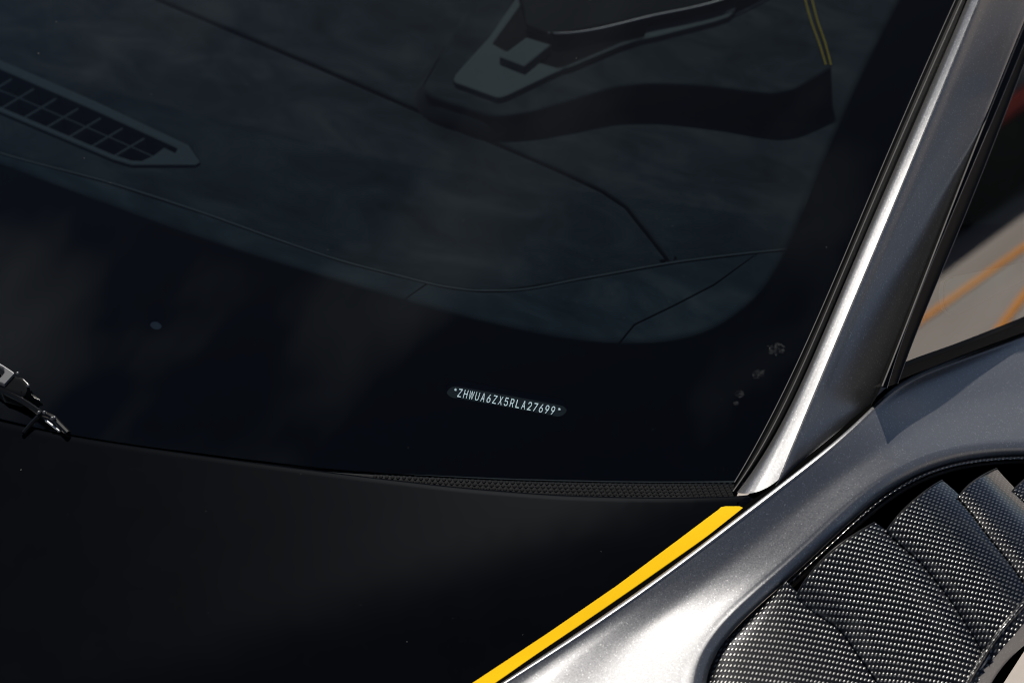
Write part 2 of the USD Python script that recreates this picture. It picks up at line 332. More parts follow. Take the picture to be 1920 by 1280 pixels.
# ---- windscreen outline
LINE1 = [(1930, -310), (1826, -80), (1792, 0), (1759, 69), (1723, 157), (1687, 243), (1648, 325), (1608, 420), (1561, 528), (1512, 640), (1473, 728), (1433, 810), (1406, 858), (1377, 904)]
LINE1 = fair(LINE1, 60, 1.6)
BASE = [(1377, 904), (1250, 904), (1000, 900), (820, 892), (640, 880), (420, 855), (120, 812), (0, 785), (-160, 742)]
outer = np.vstack([xy(spline(LINE1, 70), ws), xy(spline(BASE, 70)[1:], ws), xy([(-330, 300), (-330, -310), (700, -310)], ws)])
ws_part = part('windscreen', panel(outer, ws, 0.0005, 0.0002, 0.02, step=0.006), screen_glass, car, smooth=60)
edge = loft([rail(BASE, ws, -0.0006, 80), rail(BASE, ws, -0.0045, 80)], 80, 2, 'linear')[1]
part('glass_edge', edge, simple('glass_edge_grey', (0.22, 0.22, 0.23), 0.5), ws_part)

FRIT = [(1690, 0), (1600, 180), (1565, 260), (1530, 340), (1480, 460), (1455, 508), (1430, 545), (1370, 598), (1325, 622), (1280, 636), (1230, 643), (1180, 645), (1120, 642), (1060, 635), (900, 602), (700, 547), (370, 445), (150, 365), (0, 308), (-200, 225)]
wf = lift(ws, -0.0035)
fr_in = xy(np.vstack([[(1838, -330), (1735, -90)], spline(FRIT, 120)]), wf)
fr_out = np.vstack([xy(spline(np.vstack([[(1938, -330)], LINE1]), 70), wf), xy(spline(BASE, 70)[1:], wf), xy([(-330, 470)], wf), xy([(-330, 170)], wf)])
frit_poly = np.vstack([fr_out, fr_in[::-1]])
def capsule(a, b, r0, n=14):
    a, b = np.array(a, float), np.array(b, float); t = (b-a)/np.linalg.norm(b-a); s = np.array([-t[1], t[0]])
    an = np.linspace(-np.pi/2, np.pi/2, n)
    return np.vstack([b + r0*(np.cos(q)*t + np.sin(q)*s) for q in an] + [a + r0*(-np.cos(q)*t - np.sin(q)*s) for q in an])
slot = capsule((853, 728), (1046, 763), 17.5)
an = np.linspace(0, 2*np.pi, 20, endpoint=False)
dot_hole = np.c_[292 + 11*np.cos(an) + 2.5*np.sin(an), 608 + 9.5*np.sin(an)]
frit = part('frit_band', panel(frit_poly, wf, 0.0004, 0.0001, 0.012, holes=[xy(slot, wf), xy(dot_hole, wf)], step=0.004), frit_black, ws_part, smooth=60)
# halftone dots on the inner edge of the black band
dl = spline(FRIT, 4000); D3 = on(dl, wf); s = np.r_[0, np.cumsum(np.linalg.norm(np.diff(D3, axis=0), axis=1))]
dots = []
for row in range(4):
    q = np.arange(0.0008*(row % 2), s[-1], 0.0016)
    P = np.c_[np.interp(q, s, D3[:, 0]), np.interp(q, s, D3[:, 1])]; T = np.gradient(P, axis=0); T /= np.linalg.norm(T, axis=1, keepdims=True)
    N = np.c_[-T[:, 1], T[:, 0]]
    mid = P[len(P)//2] + N[len(P)//2]*0.01
    if Polygon(frit_poly).contains(Point(mid)): N = -N
    C = P + N*(0.0004 + 0.00125*row)
    rad = (0.00078, 0.00062, 0.00046, 0.0003)[row]
    for c in C:
        a6 = np.linspace(0, 2*np.pi, 7)[:-1]
        v = np.c_[c + rad*np.c_[np.cos(a6), np.sin(a6)], np.zeros(6)]; v[:, 2] = wf(v[:, 0], v[:, 1])
        dots.append((v, np.array([(0, 1, 2), (0, 2, 3), (0, 3, 4), (0, 4, 5)])))
V = np.vstack([d[0] for d in dots]); F = np.vstack([d[1]+6*i for i, d in enumerate(dots)])
part('frit_dots', trimesh.Trimesh(V, F, process=False), frit_black, ws_part, kind='stuff', smooth=False)
disc = lift(ws, -0.0046)
part('sensor_window', panel(xy(np.c_[292+15*np.cos(an), 608+14*np.sin(an)], disc), disc, 0.001, 0.0002, 0.004), simple('sensor_grey', (0.008, 0.012, 0.020), 0.7, specular_ior_level=0.03), ws_part)
# ---- identification plate under the slot in the black band
pl = lift(ws, -0.0065)
plate = part('identification_plate', panel(xy(capsule((852, 741), (1047, 776), 18), pl), pl, 0.001, 0.0003, 0.006), plate_mat, car, label='grey plate with a white serial number under the glass')
back = lift(ws, -0.009)
part('plate_recess', panel(xy(capsule((845, 735), (1055, 772), 40), back), back, 0.001, 0.0003, 0.01), simple('recess_blue_black', (0.008, 0.009, 0.013), 0.7), ws_part)
txt = '*ZHWUA6ZX5RLA27699*'
b0, b1 = np.array([856.5, 744.0]), np.array([1040.5, 778.5]); upv = np.array([4.2, -15.2])
step = (b1-b0)/16.9; plt = lift(pl, 0.0003)
for i, ch in enumerate(txt):
    m = meshkit.text_mesh(ch, 1.0, 0.05); v = np.array(m.vertices); x0, x1 = v[:, 0].min(), v[:, 0].max()
    w = 0.62 if ch != '*' else 0.42
    if ch in 'W': w = 0.80
    cx = (v[:, 0]-(x0+x1)/2)/(x1-x0)*w
    yv = v[:, 1].copy()
    if ch == '*': yv = (yv-yv.min())/(yv.max()-yv.min())*0.34 + 0.62
    pos = b0 + step*(i-1) + step*0.35
    if i == 0: pos = pos + step*0.12
    px = pos + cx[:, None]*step/np.linalg.norm(step)*11.2 + yv[:, None]*upv
    P3 = on(px, plt); P3[:, 2] += np.where(v[:, 2] > 0.02, 0.0003, 0.0)
    part('character', trimesh.Trimesh(P3, m.faces, process=False), letter_white, plate, smooth=False)
# ---- dust and water marks on the glass
def flecks(n, poly, fn, name, parent, r0, r1, seed):
    rg = np.random.default_rng(seed); pg = Polygon(poly); x0, y0, x1, y1 = pg.bounds; ms = []
    base = trimesh.creation.icosahedron()
    while len(ms) < n:
        q = rg.uniform((x0, y0), (x1, y1))
        if not pg.contains(Point(q)): continue
        m = base.copy(); m.apply_scale((r0 + (r1-r0)*rg.uniform()**3)*np.array([1, rg.uniform(0.6, 1.6), 0.5])); m.apply_translation((q[0], q[1], fn(q[0], q[1])+0.0002)); ms.append(m)
    part(name, trimesh.util.concatenate(ms), dust_mat, parent, kind='stuff', smooth=False)
flecks(110, outer, ws, 'dust_flecks', ws_part, 0.00007, 0.00040, 3)
flecks(70, xy([(1180, 300), (1520, 330), (1460, 520), (1250, 620), (1000, 560)], ws), ws, 'dust_flecks', ws_part, 0.00010, 0.00022, 4)
flecks(50, xy([(1250, 660), (1470, 640), (1400, 880), (1100, 880)], ws), ws, 'dust_flecks', ws_part, 0.00010, 0.00026, 5)
flecks(40, hp, hood, 'dust_flecks', hood_part, 0.00007, 0.0003, 6)
wm = lift(ws, 0.0003)
for cx, cy, r0 in ((1455, 654, 15), (1423, 700, 13), (1386, 738, 9), (1380, 757, 6)):
    rr = r0*(1 + 0.25*rng.uniform(-1, 1, len(an)))
    part('water_mark', panel(xy(np.c_[cx + rr*np.cos(an), cy + 0.75*rr*np.sin(an)], wm), wm, 0.0001, 0.00003, 0.003), smudge_mat, ws_part)

# ---- cowl strip under the windscreen corner, with its honeycomb relief
COWL0 = [(1392, 905), (1250, 907), (1000, 903), (820, 896), (600, 885), (420, 868)]
COWL1 = [(1372, 935), (1250, 945), (1000, 945), (820, 935), (600, 915), (420, 890)]
cz = lift(ws, -0.0012)
c0 = rail(COWL0, cz, 0.0, 90); c1 = rail(COWL1, lift(ws, -0.0030), 0.0, 90)
S, m = loft([c0 + [0, 0.006, -0.001], c0, c1], 90, 4, 'linear')
cowl = part('cowl_strip', m, cowl_plastic, car, smooth=60)
hexes = []
a6 = np.linspace(0, 2*np.pi, 7)[:-1]
Lc = np.linalg.norm(np.diff(c0, axis=0), axis=1).sum(); pitch = 0.0036
for i in range(int(Lc*0.72/pitch)):
    for j in range(6):
        t = (i + 0.5*(j % 2))*pitch/Lc; t2 = 0.06 + j*0.155
        if t > 0.71: continue
        def at(t, w):
            k = min(t, 0.999)*89; k0 = int(k); a = c0[k0]*(1-k+k0)+c0[k0+1]*(k-k0); b = c1[k0]*(1-k+k0)+c1[k0+1]*(k-k0)
            return a + (b-a)*w, (c0[k0+1]-c0[k0]), (b-a)
        c, tx, ty = at(t, t2); tx = tx/np.linalg.norm(tx); ty = ty - tx*(ty@tx); ty /= np.linalg.norm(ty); nn = np.cross(tx, ty); nn *= np.sign(nn[2])
        ring0 = c + 0.00165*(np.cos(a6)[:, None]*tx + np.sin(a6)[:, None]*ty) - 0.0002*nn
        ring1 = c + 0.0010*(np.cos(a6)[:, None]*tx + np.sin(a6)[:, None]*ty) + 0.0004*nn
        v = np.vstack([ring0, ring1, c + 0.0005*nn]); f = []
        for k in range(6): q = (k+1) % 6; f += [(k, q, q+6), (k, q+6, k+6), (k+6, q+6, 12)]
        h = trimesh.Trimesh(v, f, process=False)
        if h.face_normals[2] @ nn < 0: h.invert()
        hexes.append(h)
part('honeycomb_relief', trimesh.util.concatenate(hexes), cowl_plastic, cowl, kind='stuff', smooth=False)
CB = rail([(1440, 915), (1385, 915), (1360, 925)], lift(ws, -0.008), 0.0, 12)
well = lift(ws, -0.028)
part('cowl_well', panel(xy([(a_, b_-70) for a_, b_ in BASE] + [(a_, b_+22) for a_, b_ in BASE[::-1]], well), well, 0.001, 0.0003, 0.012), cavity, cowl)
# ---- A pillar: rubber seal, bright bevelled rail, broad outer face, outer seals
LINE2 = [(1942, -310), (1838, -80), (1804, 0), (1771, 69), (1735, 157), (1699, 243), (1660, 325), (1620, 420), (1572, 528), (1522, 640), (1481, 733), (1449, 805), (1417, 866), (1388, 906), (1374, 921)]
LINE2 = fair(LINE2, 60, 1.6)
BEV0 = [(1953, -312), (1850, -85), (1815, -5), (1782, 69), (1746, 157), (1711, 243), (1673, 325), (1634, 420), (1584, 528), (1533, 640), (1502, 709), (1470, 783), (1443, 837), (1417, 879), (1378, 922)]
BEV0 = fair(BEV0, 60, 1.6)
CREASE = [(1970, -314), (1869, -85), (1835, 0), (1795, 95), (1759, 184), (1707, 308), (1659, 420), (1613, 530), (1567, 640), (1544, 690), (1518, 760), (1486, 839), (1465, 892), (1459, 899)]
CREASE = fair(CREASE, 60, 1.6)
FACER = [(1990, -120), (1950, -28), (1920, 49), (1864, 194), (1825, 305), (1782, 420), (1734, 530), (1682, 640), (1667, 690), (1653, 722), (1640, 745)]
n = 110
wse = ws
r1 = rail(LINE1, wse, 0.0004, n); r2 = rail(LINE2, wse, 0.0006, n); rb = rail(BEV0, wse, -0.001, n)
S1, m1 = loft([r1 + [0, 0, -0.004], r1, (r1+r2)/2 + [0, 0, -0.0010], r2, r2*0.6+rb*0.4 + [0, 0, -0.003], rb + [0, 0, -0.004]], n, 4, 'linear')
part('windscreen_seal', m1, rubber, car, smooth=40)
for R in (r1, r2):
    part('seal_edge', tube(R + [0, 0, 0.0001], 0.00035, 6), rubber_edge, car)
NG = np.array([0.9016, 0.1002, 0.4208]); NG /= np.linalg.norm(NG)
G0 = on([(1690, 706)], body)[0]
def gp(P, off=0.0, n=None):
    P = np.asarray(P, float)
    return on_plane(spline(P, n) if n else P, G0 + NG*off, NG)
def mixpx(P, Q, t, n):
    return (1-t)*spline(P, n) + t*spline(Q, n)
w = np.clip((spline(BEV0, n)[:, 1]+85)/1007, 0, 1)
hb = PchipInterpolator([0, 0.1, 0.3, 0.5, 0.75, 0.88, 1], [0.0062, 0.0054, 0.0038, 0.0027, 0.0023, 0.0028, 0.0042])(w)
flare = 0.007*np.clip((w-0.68)/0.32, 0, 1)**2
Bp, Cp = spline(BEV0, n), spline(CREASE, n)
def brail(t, h):
    bulge = np.c_[0*w, 11*np.clip((w-0.9)/0.1, 0, 1)**2]*max(0, 4*t*(1-t))
    return on((1-t)*Bp + t*Cp + bulge, lift(ws, h + flare*min(1, max(0, t+0.06)/0.3)))
bev = [brail(-0.06, -0.007), brail(0.0, -0.0045), brail(0.10, -0.0026), brail(0.22, -0.0010+0.0*hb)] + [brail(t, -0.0010 + (hb+0.0010)*((t-0.22)/0.78)**0.68) for t in (0.4, 0.6, 0.8, 1.0)]
S2, m2 = loft(bev, n, 5, 'pchip')
pillar = part('windscreen_pillar', m2, grey_paint, car, smooth=60, label='bright bevelled rail of the windscreen pillar')
crease3 = bev[-1]
LINEA = [(2070, -320), (2005, -160), (1951, -28), (1920, 49), (1877, 150), (1819, 300), (1773, 419), (1737, 512), (1697, 613), (1654, 724)]
LINEA = fair(LINEA, 60, 1.6)
LINEB = [(2083, -320), (2018, -160), (1964, -28), (1920, 77), (1881, 178), (1830, 300), (1801, 361), (1762, 458), (1719, 559), (1663, 727)]
LINEB = fair(LINEB, 60, 1.6)
SEALR = [(2094, -320), (2026, -160), (1976, -30), (1920, 118), (1848, 300), (1816, 390), (1780, 480), (1758, 530), (1729, 588), (1693, 681), (1683, 719)]
SEALR = fair(SEALR, 60, 1.6)
FACEL = np.vstack([LINEA, [(1650, 735), (1640, 762), (1630, 785)]])
c3 = spline(np.vstack([crease3, on([(1435, 935)], lift(ws, 0.004))]), n)
w = np.clip((spline(FACEL, n)[:, 1]+160)/945, 0, 1)
fa = gp(FACEL, 0.006, n) - (0.020*np.clip((w-0.35)/0.65, 0, 1))[:, None]*NG
fa = CAM + (gp(FACEL, 0.006, n)-CAM)*((np.linalg.norm(fa-CAM, axis=1)/np.linalg.norm(gp(FACEL, 0.006, n)-CAM, axis=1)) + 0.030*np.clip((w-0.35)/0.65, 0, 1))[:, None]
def between(a, b, t, h): return a*(1-t) + b*t + h
bul = np.array([0.02, -0.02, 0.05])
S3, m3 = loft([c3 + [-0.0006, 0, -0.004], c3 + [-0.0001, 0, -0.0008], c3 + [0.0005, -0.0001, -0.0003], between(c3, fa, 0.2, 0.0006*bul/0.05), between(c3, fa, 0.55, 0.0012*bul/0.05), between(c3, fa, 0.85, 0.0009*bul/0.05), between(c3, fa, 0.97, 0), fa - NG*0.003], n, 6, 'pchip')
part('pillar_face', m3, grey_paint, pillar, smooth=60)
ra, rb_, rs = gp(LINEA, 0.0045, n), gp(LINEB, 0.0045, n), gp(SEALR, 0.0025, n)
_, m4 = loft([fa - NG*0.004, ra, (ra+rb_)/2 - NG*0.002, rb_, rb_*0.8+rs*0.2 - NG*0.0022, rb_*0.2+rs*0.8 - NG*0.001, rs, rs - NG*0.004], n, 4, 'linear')
seal = part('side_window_seal', m4, rubber, car, smooth=40)
for R, rad in ((ra, 0.0005), (rb_, 0.0004), (rs, 0.0004)):
    part('seal_edge', tube(R, rad, 6), rubber_edge, seal)
BELT0 = [(1676, 690), (1695, 681), (1801, 642), (1920, 595), (2040, 545), (2560, 330)]
BELT1 = [(1662, 724), (1690, 711), (1744, 689), (1837, 653), (1920, 623), (2040, 578), (2560, 366)]
b0_, b1_ = gp(BELT0, 0.001, 90), gp(BELT1, 0.001, 90)
_, m5 = loft([b0_ - NG*0.003, b0_, b0_*0.75+b1_*0.25 + NG*0.001, b0_*0.7+b1_*0.3 - NG*0.001, b1_, b1_ - NG*0.01], 90, 4, 'linear')
part('window_sill_seal', m5, rubber, car, smooth=40)
# ---- side window and its printed border
sw = gp([(1676, 716), (1728, 590), (1846, 300), (2092, -320), (2560, -330), (2560, 335), (1920, 605)], 0.0)
side = part('side_window', trimesh.Trimesh(sw, [(0, 1, 2), (0, 2, 5), (0, 5, 6), (2, 3, 4), (2, 4, 5)], process=False), side_glass, car, smooth=False)
clear = [(1785, 520), (1772, 527), (1768, 545), (1768, 558), (1772, 578), (1778, 586), (1786, 589), (1804, 588), (1834, 573), (1880, 548), (1935, 520), (1935, 490)]
def plane_sheet(P, holes, off, g=0.01):
    ax = np.cross(NG, [0, 0, 1]); ax /= np.linalg.norm(ax); ay = np.cross(ax, NG)
    def to2(q): d = q - G0; return np.c_[d@ax, d@ay]
    o = poly_resample(to2(gp(P)), g*0.5); hs = [poly_resample(to2(gp(h)), g*0.2) for h in holes]
    V, T = tri_fill(o, hs, g)
    return trimesh.Trimesh(G0 + V[:, :1]*ax + V[:, 1:]*ay + NG*off, T, process=False)
part('frit_border', plane_sheet([(1678, 714), (1728, 592), (1800, 420), (1990, 420), (1960, 590)], [clear], -0.003, 0.006), frit_black, side, smooth=False)
part('door_trim', plane_sheet([(1640, 780), (1728, 592), (2080, -340), (2600, -340), (2600, 360), (1920, 640)], [], -0.045, 0.02), cabin_black, side, smooth=False)
part('inner_panel', plane_sheet([(1740, 480), (1740, 640), (1990, 560), (1990, 440)], [], -0.012, 0.01), simple('pale_inner_panel', (0.30, 0.32, 0.29), 0.6), side, smooth=False)
cd = spline(clear[:10], 400); dd = []
for i in range(0, 400, 3):
    c = gp([cd[i]], -0.003)[0]; a6 = np.linspace(0, 2*np.pi, 7)[:-1]
    inw = np.array([1850.0, 540.0]) - cd[i]; inw /= np.linalg.norm(inw)
    for k, rad in ((0.6, 0.9), (3.2, 0.6)):
        q = gp((cd[i] + inw*k) + rad*np.c_[np.cos(a6), np.sin(a6)], -0.003); dd.append(trimesh.Trimesh(q, [(0, 1, 2), (0, 2, 3), (0, 3, 4), (0, 4, 5)], process=False))
part('frit_dots', trimesh.util.concatenate(dd), frit_black, side, kind='stuff', smooth=False)

# ---- front wing
def fb(x, y):
    side = -0.12/(1+np.exp(-(y+0.055)/0.022))
    return body(x, y) + 0.020*np.exp(-((y-0.035)/0.085)**2) + 0.08*0.025*np.logaddexp(0, -(y+0.085)/0.025) + side*0.01*np.logaddexp(0, (x-0.655)/0.01) - 0.50*0.03*np.logaddexp(0, (y-0.10)/0.03)
CREST = [(770, 1398), (946, 1280), (1096, 1179), (1210, 1102), (1288, 1047), (1385, 980), (1446, 918), (1486, 892), (1539, 854), (1592, 812), (1640, 769), (1662, 736), (1690, 718), (1744, 695), (1837, 659), (1920, 629), (2030, 586), (2280, 488), (2560, 372)]
CREST = fair(CREST, 60, 2.0)
EDGE = [(1290, 1440), (1318, 1330), (1325, 1280), (1332, 1235), (1349, 1201), (1369, 1184), (1428, 1132), (1472, 1087), (1527, 1036), (1589, 981), (1644, 936), (1682, 904), (1727, 879), (1778, 865), (1830, 859), (1920, 852), (2030, 848), (2300, 850), (2560, 860)]
EDGE = fair(EDGE, 60, 2.0)
NF = 220
cr, ed = spline(CREST, NF), spline(EDGE, NF)
nrm = np.gradient(ed, axis=0); nrm /= np.linalg.norm(nrm, axis=1, keepdims=True); inn = np.c_[-nrm[:, 1], nrm[:, 0]]   # towards the louvres
def frail(t, h, shift=0.0):
    return on((1-t)*cr + t*(ed - inn*22) + inn*shift, lift(fb, h))
dk = 0.30 + 0.70/(1+np.exp(-(cr[:, 0]-1125)/60))
wing_rails = [frail(0, -0.014, -8), frail(0, 0.0010, -5), frail(0, 0.0034, -2), frail(0, 0.0040, 1.5), frail(0.035, 0.0033), frail(0.10, 0.0022), frail(0.25, 0.003-0.0036*dk), frail(0.5, 0.003-0.0076*dk), frail(0.75, 0.003-0.0090*dk), frail(0.93, 0.003-0.0098*dk),
              frail(1, 0.003-0.0104*dk), frail(1, 0.0012-0.0104*dk, 10), frail(1, -0.0018-0.0104*dk, 19), frail(1, -0.0190, 23)]
_, m6 = loft(wing_rails, NF, 5, 'pchip')
wing = part('front_wing', m6, grey_paint, car, smooth=60)
_, mg = loft([frail(0, -0.006, -14), frail(0, -0.0005, -9), frail(0, 0.0022, -4)], NF, 3, 'linear')
part('shut_line_seal', mg, cavity, wing, smooth=60)
def lv(x, y): return fb(x, y) - 0.0125
# weave coordinates: fixed directions on the surface, in cells
p00 = on([(1600, 1150)], lv)[0, :2]; pa = on([(1700, 1166)], lv)[0, :2] - p00; pb = on([(1594, 1250)], lv)[0, :2] - p00
Winv = np.linalg.inv(np.c_[pa/(100/7.2), pb/(100/11.0)])
def weave(V): return (V[:, :2] - p00) @ Winv.T
lip = [rail(ed + inn*k, lv, h) for k, h in ((-1, -0.010), (3, -0.005), (6, -0.002), (10, -0.0012), (13, -0.003), (14, -0.006))]
_, m7 = loft(lip, NF, 3)
grille = part('louvre_grille', m7, carbon_mat, car, label='carbon fibre louvres let into the front wing', smooth=True, uv=weave(np.asarray(m7.vertices)))
def cpart(name, m, parent, mat=None, **kw):
    return part(name, m, mat or carbon_mat, parent, smooth=True, uv=weave(np.asarray(m.vertices)), **kw)
wallr = [rail(ed + inn*k, lv, h) for k, h in ((13.5, -0.004), (15, -0.0035), (18.5, -0.006), (20, -0.030))]
_, mw = loft(wallr, NF, 3, 'linear')
part('opening_edge', mw, simple('dark_grey_edge', (0.12, 0.11, 0.10), 0.4, metallic=0.6), grille)
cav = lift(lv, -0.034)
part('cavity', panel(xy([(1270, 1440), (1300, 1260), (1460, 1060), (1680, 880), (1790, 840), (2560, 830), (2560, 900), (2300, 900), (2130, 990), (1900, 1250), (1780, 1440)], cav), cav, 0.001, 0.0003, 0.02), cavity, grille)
STRIP = Polygon([(1100, 1600), (1100, 700), (2600, 700), (2600, 930), (2320, 930), (2155, 975), (2060, 1050), (1920, 1172), (1877, 1221), (1847, 1264), (1810, 1330), (1760, 1440), (1700, 1600)])
slats = [
    ([(1466, 1094), (1428, 1136), (1374, 1187), (1354, 1206), (1338, 1240), (1331, 1285), (1312, 1400)], [(1474, 1089), (1478, 1092)], [(1482, 1096), (1502, 1116), (1528, 1138), (1584, 1177), (1620, 1228), (1652, 1272), (1675, 1305), (1745, 1410)]),
    ([(1493, 1115), (1520, 1139), (1575, 1177), (1612, 1228), (1643, 1272), (1665, 1305), (1735, 1410)], [(1517, 1077), (1555, 1036), (1607, 998)], [(1640, 979), (1668, 998), (1698, 1022), (1731, 1050), (1763, 1087), (1795, 1129), (1826, 1177), (1842, 1205), (1895, 1290)]),
    ([(1663, 993), (1694, 1022), (1726, 1050), (1757, 1087), (1788, 1129), (1819, 1177), (1838, 1210), (1890, 1300)], [(1692, 957), (1727, 926), (1748, 911)], [(1767, 900), (1802, 931), (1828, 960), (1860, 1002), (1902, 1053), (1926, 1087), (1990, 1180)]),
    ([(1797, 931), (1822, 960), (1853, 1002), (1894, 1053), (1918, 1087), (1990, 1190)], [(1816, 909), (1844, 890)], [(1869, 878), (1905, 917), (1928, 940), (2010, 1040)]),
    ([(1899, 919), (1922, 940), (2005, 1045)], [(1925, 895), (1955, 876)], [(1990, 866), (2060, 950), (2110, 1040)]),
    ([(2018, 905), (2070, 955), (2130, 1030)], [(2045, 885), (2080, 872)], [(2120, 862), (2180, 930), (2230, 1000)])]
for k, (Lx, Tm, Rx) in enumerate(slats):
    nl, nw = 70, 26
    Lp, Rp = spline(Lx, nl), spline(Rx, nl)
    T = spline([Lx[0], *Tm, Rx[0]], nw); s = np.linspace(0, 1, nl)
    tt = np.linspace(0, 1, nw)
    hk = PchipInterpolator([0, 0.06, 0.25, 0.55, 0.8, 1.0], np.array([0.0044, 0.0052, 0.0070, 0.0074, 0.0057, 0.0026]) if k else np.array([-0.001, 0.0008, 0.0026, 0.0038, 0.0036, 0.0026]))
    rows, pxs = [], []
    for j, t in enumerate(tt):
        base = (1-t)*Lp + t*Rp
        dT = T[j] - base[0]
        px = base + dT[None]*((1-s)**2)[:, None]
        q = on(px, lift(lv, hk(t))); pxs.append(px)
        rows.append(q)
    S = np.array(rows)
    front = S[0] + [0.0003, -0.0006, -0.0006]; front2 = S[0] + [0.0002, 0.0006, -0.0042]
    S = np.concatenate([[front2], [front], S])
    topr = S[:, :1] + np.array([0, 0, -0.0045]); topm = S[:, :1] + np.array([-0.0003, 0.0003, -0.0006])
    S = np.concatenate([topr, topm, S], axis=1)
    gm = grid_mesh(S); PX = np.array(pxs); PX = np.concatenate([PX[:1], PX[:1], PX]); PX = np.concatenate([PX[:, :1], PX[:, :1], PX], axis=1)
    inside = shapely.contains_xy(STRIP, *PX.reshape(-1, 2).T)
    gm.update_faces(inside[gm.faces].all(1)); gm.remove_unreferenced_vertices()
    slat = cpart('slat', gm, grille)
    if k: part('slat_edge', tube(S[2:, 2] + [0, 0, 0.0001], 0.00045, 6), clear_edge, grille)
# lower strip of the opening
IN = [(2560, 900), (2300, 900), (2140, 950), (2030, 1040), (1920, 1143), (1864, 1211), (1830, 1263), (1790, 1340), (1750, 1430)]
OUT = [(2560, 980), (2340, 965), (2180, 1002), (2060, 1085), (1920, 1207), (1892, 1233), (1866, 1266), (1838, 1318), (1800, 1420)]
ip, op = spline(IN, 90), spline(OUT, 90)
def srail(t, h):
    return on((1-t)*ip + t*op, lift(lv, h))
_, ms = loft([srail(-0.34, -0.02), srail(-0.30, 0.007), srail(-0.18, 0.0100), srail(-0.06, 0.0085), srail(-0.02, 0.005)], 90, 4, 'pchip')
cpart('lower_lip', ms, grille)
_, ms = loft([srail(0.0, 0.0040), srail(0.05, 0.0052), srail(0.25, 0.0022), srail(0.6, -0.006), srail(0.9, -0.015), srail(1.0, -0.021), srail(0.98, -0.035)], 90, 5, 'pchip')
part('wing_strip', ms, grey_paint, wing, smooth=60)

# ---- cabin: dashboard panels, vent, instrument hood
SEAM = [(200, -46), (300, 0), (450, 64), (600, 127), (800, 214), (917, 263), (1050, 320), (1130, 358), (1175, 388), (1215, 438), (1240, 470), (1255, 489)]
CRE = [(-260, 190), (0, 288), (200, 342), (380, 400), (520, 450), (640, 490), (740, 516), (850, 541), (900, 546), (945, 546), (1100, 522), (1258, 494)]
CRE2 = [(1258, 494), (1300, 488), (1400, 476), (1490, 467), (1640, 448), (1760, 430)]
def shift(P, dx, dy): return [(a+dx, b+dy) for a, b in P]
vent_out = [(-260, -8), (0, 115), (180, 193), (354, 275), (376, 307), (367, 313), (247, 313), (213, 303), (0, 213), (-260, 92)]
dA = np.vstack([xy(shift(CRE, 0, -2), dash), xy(shift(SEAM[::-1], -2, 2), dash), xy([(-400, -46)], dash)])
dashboard = part('dashboard', panel(dA, dash, 0.008, 0.0022, 0.012, holes=[xy(vent_out, dash)], step=0.005), suede, car, smooth=60)
dB = np.vstack([xy(shift(SEAM, 2, -2), dash), xy(shift(CRE2, 0, -2), dash), xy([(1790, 300), (1810, -250), (330, -250)], dash)])
part('dash_panel', panel(dB, dash, 0.008, 0.0022, 0.012, step=0.005), suede, dashboard, smooth=60)
SA = [(802, 528), (765, 556), (735, 585), (700, 640)]; SB = [(1420, 474), (1340, 533), (1265, 572), (1190, 608), (1130, 680)]
def ledge(x, y): return DZ - 0.0005 + 0.0*x
lp = [[(-260, 194)] + shift(CRE[1:7], 0, 2) + [(800, 530)] + shift(SA, -1, 0)[1:] + [(400, 560), (0, 420), (-260, 330)],
      [(804, 531)] + shift(CRE[7:], 0, 2) + [(1300, 490), (1417, 476)] + shift(SB, -1, -1)[1:] + [(900, 680), (702, 642)] + shift(SA, 1, 1)[-2:0:-1],
      shift(SB, 1, 1)[::-1] + [(1490, 470), (1640, 451), (1760, 433), (1700, 700), (1300, 740)]]
for q in lp: part('defroster_ledge', panel(xy(q, ledge), ledge, 0.004, 0.0006, 0.012, step=0.004), suede_pale, dashboard, smooth=60)
welt_mat = simple('welt', (0.016, 0.021, 0.024), 0.8, specular_ior_level=0.05)
part('welt', tube(rail(np.vstack([CRE, CRE2[1:]]), dash, -0.0006, 160), 0.0012, 8), welt_mat, dashboard)
und = lift(dash, -0.012)
part('under_panel', panel(np.array([(-0.6, -0.09), (0.62, -0.09), (0.62, 0.85), (-0.6, 0.85)]), und, 0.002, 0.0005, 0.05, holes=[xy(vent_out, und)]), cavity, dashboard)
# vent
vent = part('air_vent', panel(xy(shift(vent_out, 0, 0), dash), lift(dash, 0.0018), 0.010, 0.0010, 0.006, step=0.003,
            holes=[xy([(-255, 20), (0, 133), (180, 212), (333, 282), (329, 290), (308, 280), (288, 295), (266, 305), (247, 304), (213, 293), (0, 203), (-255, 86)], dash)]), vent_plastic, car, label='long grille of small square openings in the dashboard', smooth=40)
vd = lift(dash, -0.015)
part('vent_floor', panel(xy([(-300, 0), (0, 110), (400, 290), (400, 350), (200, 330), (-300, 130)], vd), vd, 0.001, 0.0002, 0.01), simple('vent_dark', (0.0065, 0.009, 0.0115), 0.8, specular_ior_level=0.05), vent)
vo = xy([(-255, 20), (0, 133), (180, 212), (333, 282), (329, 290), (308, 280), (288, 295), (266, 305), (247, 304), (213, 293), (0, 203), (-255, 86)], dash)
vo = poly_resample(vo, 0.004); nv = len(vo); i = np.arange(nv); j = (i+1) % nv
part('vent_wall', trimesh.Trimesh(np.vstack([np.c_[vo, np.full(nv, DZ+0.001)], np.c_[vo, np.full(nv, DZ-0.022)]]), np.vstack([np.c_[i, j, j+nv], np.c_[i, j+nv, i+nv]]), process=False), vent_plastic, vent, smooth=False)
rd = lift(dash, -0.002)
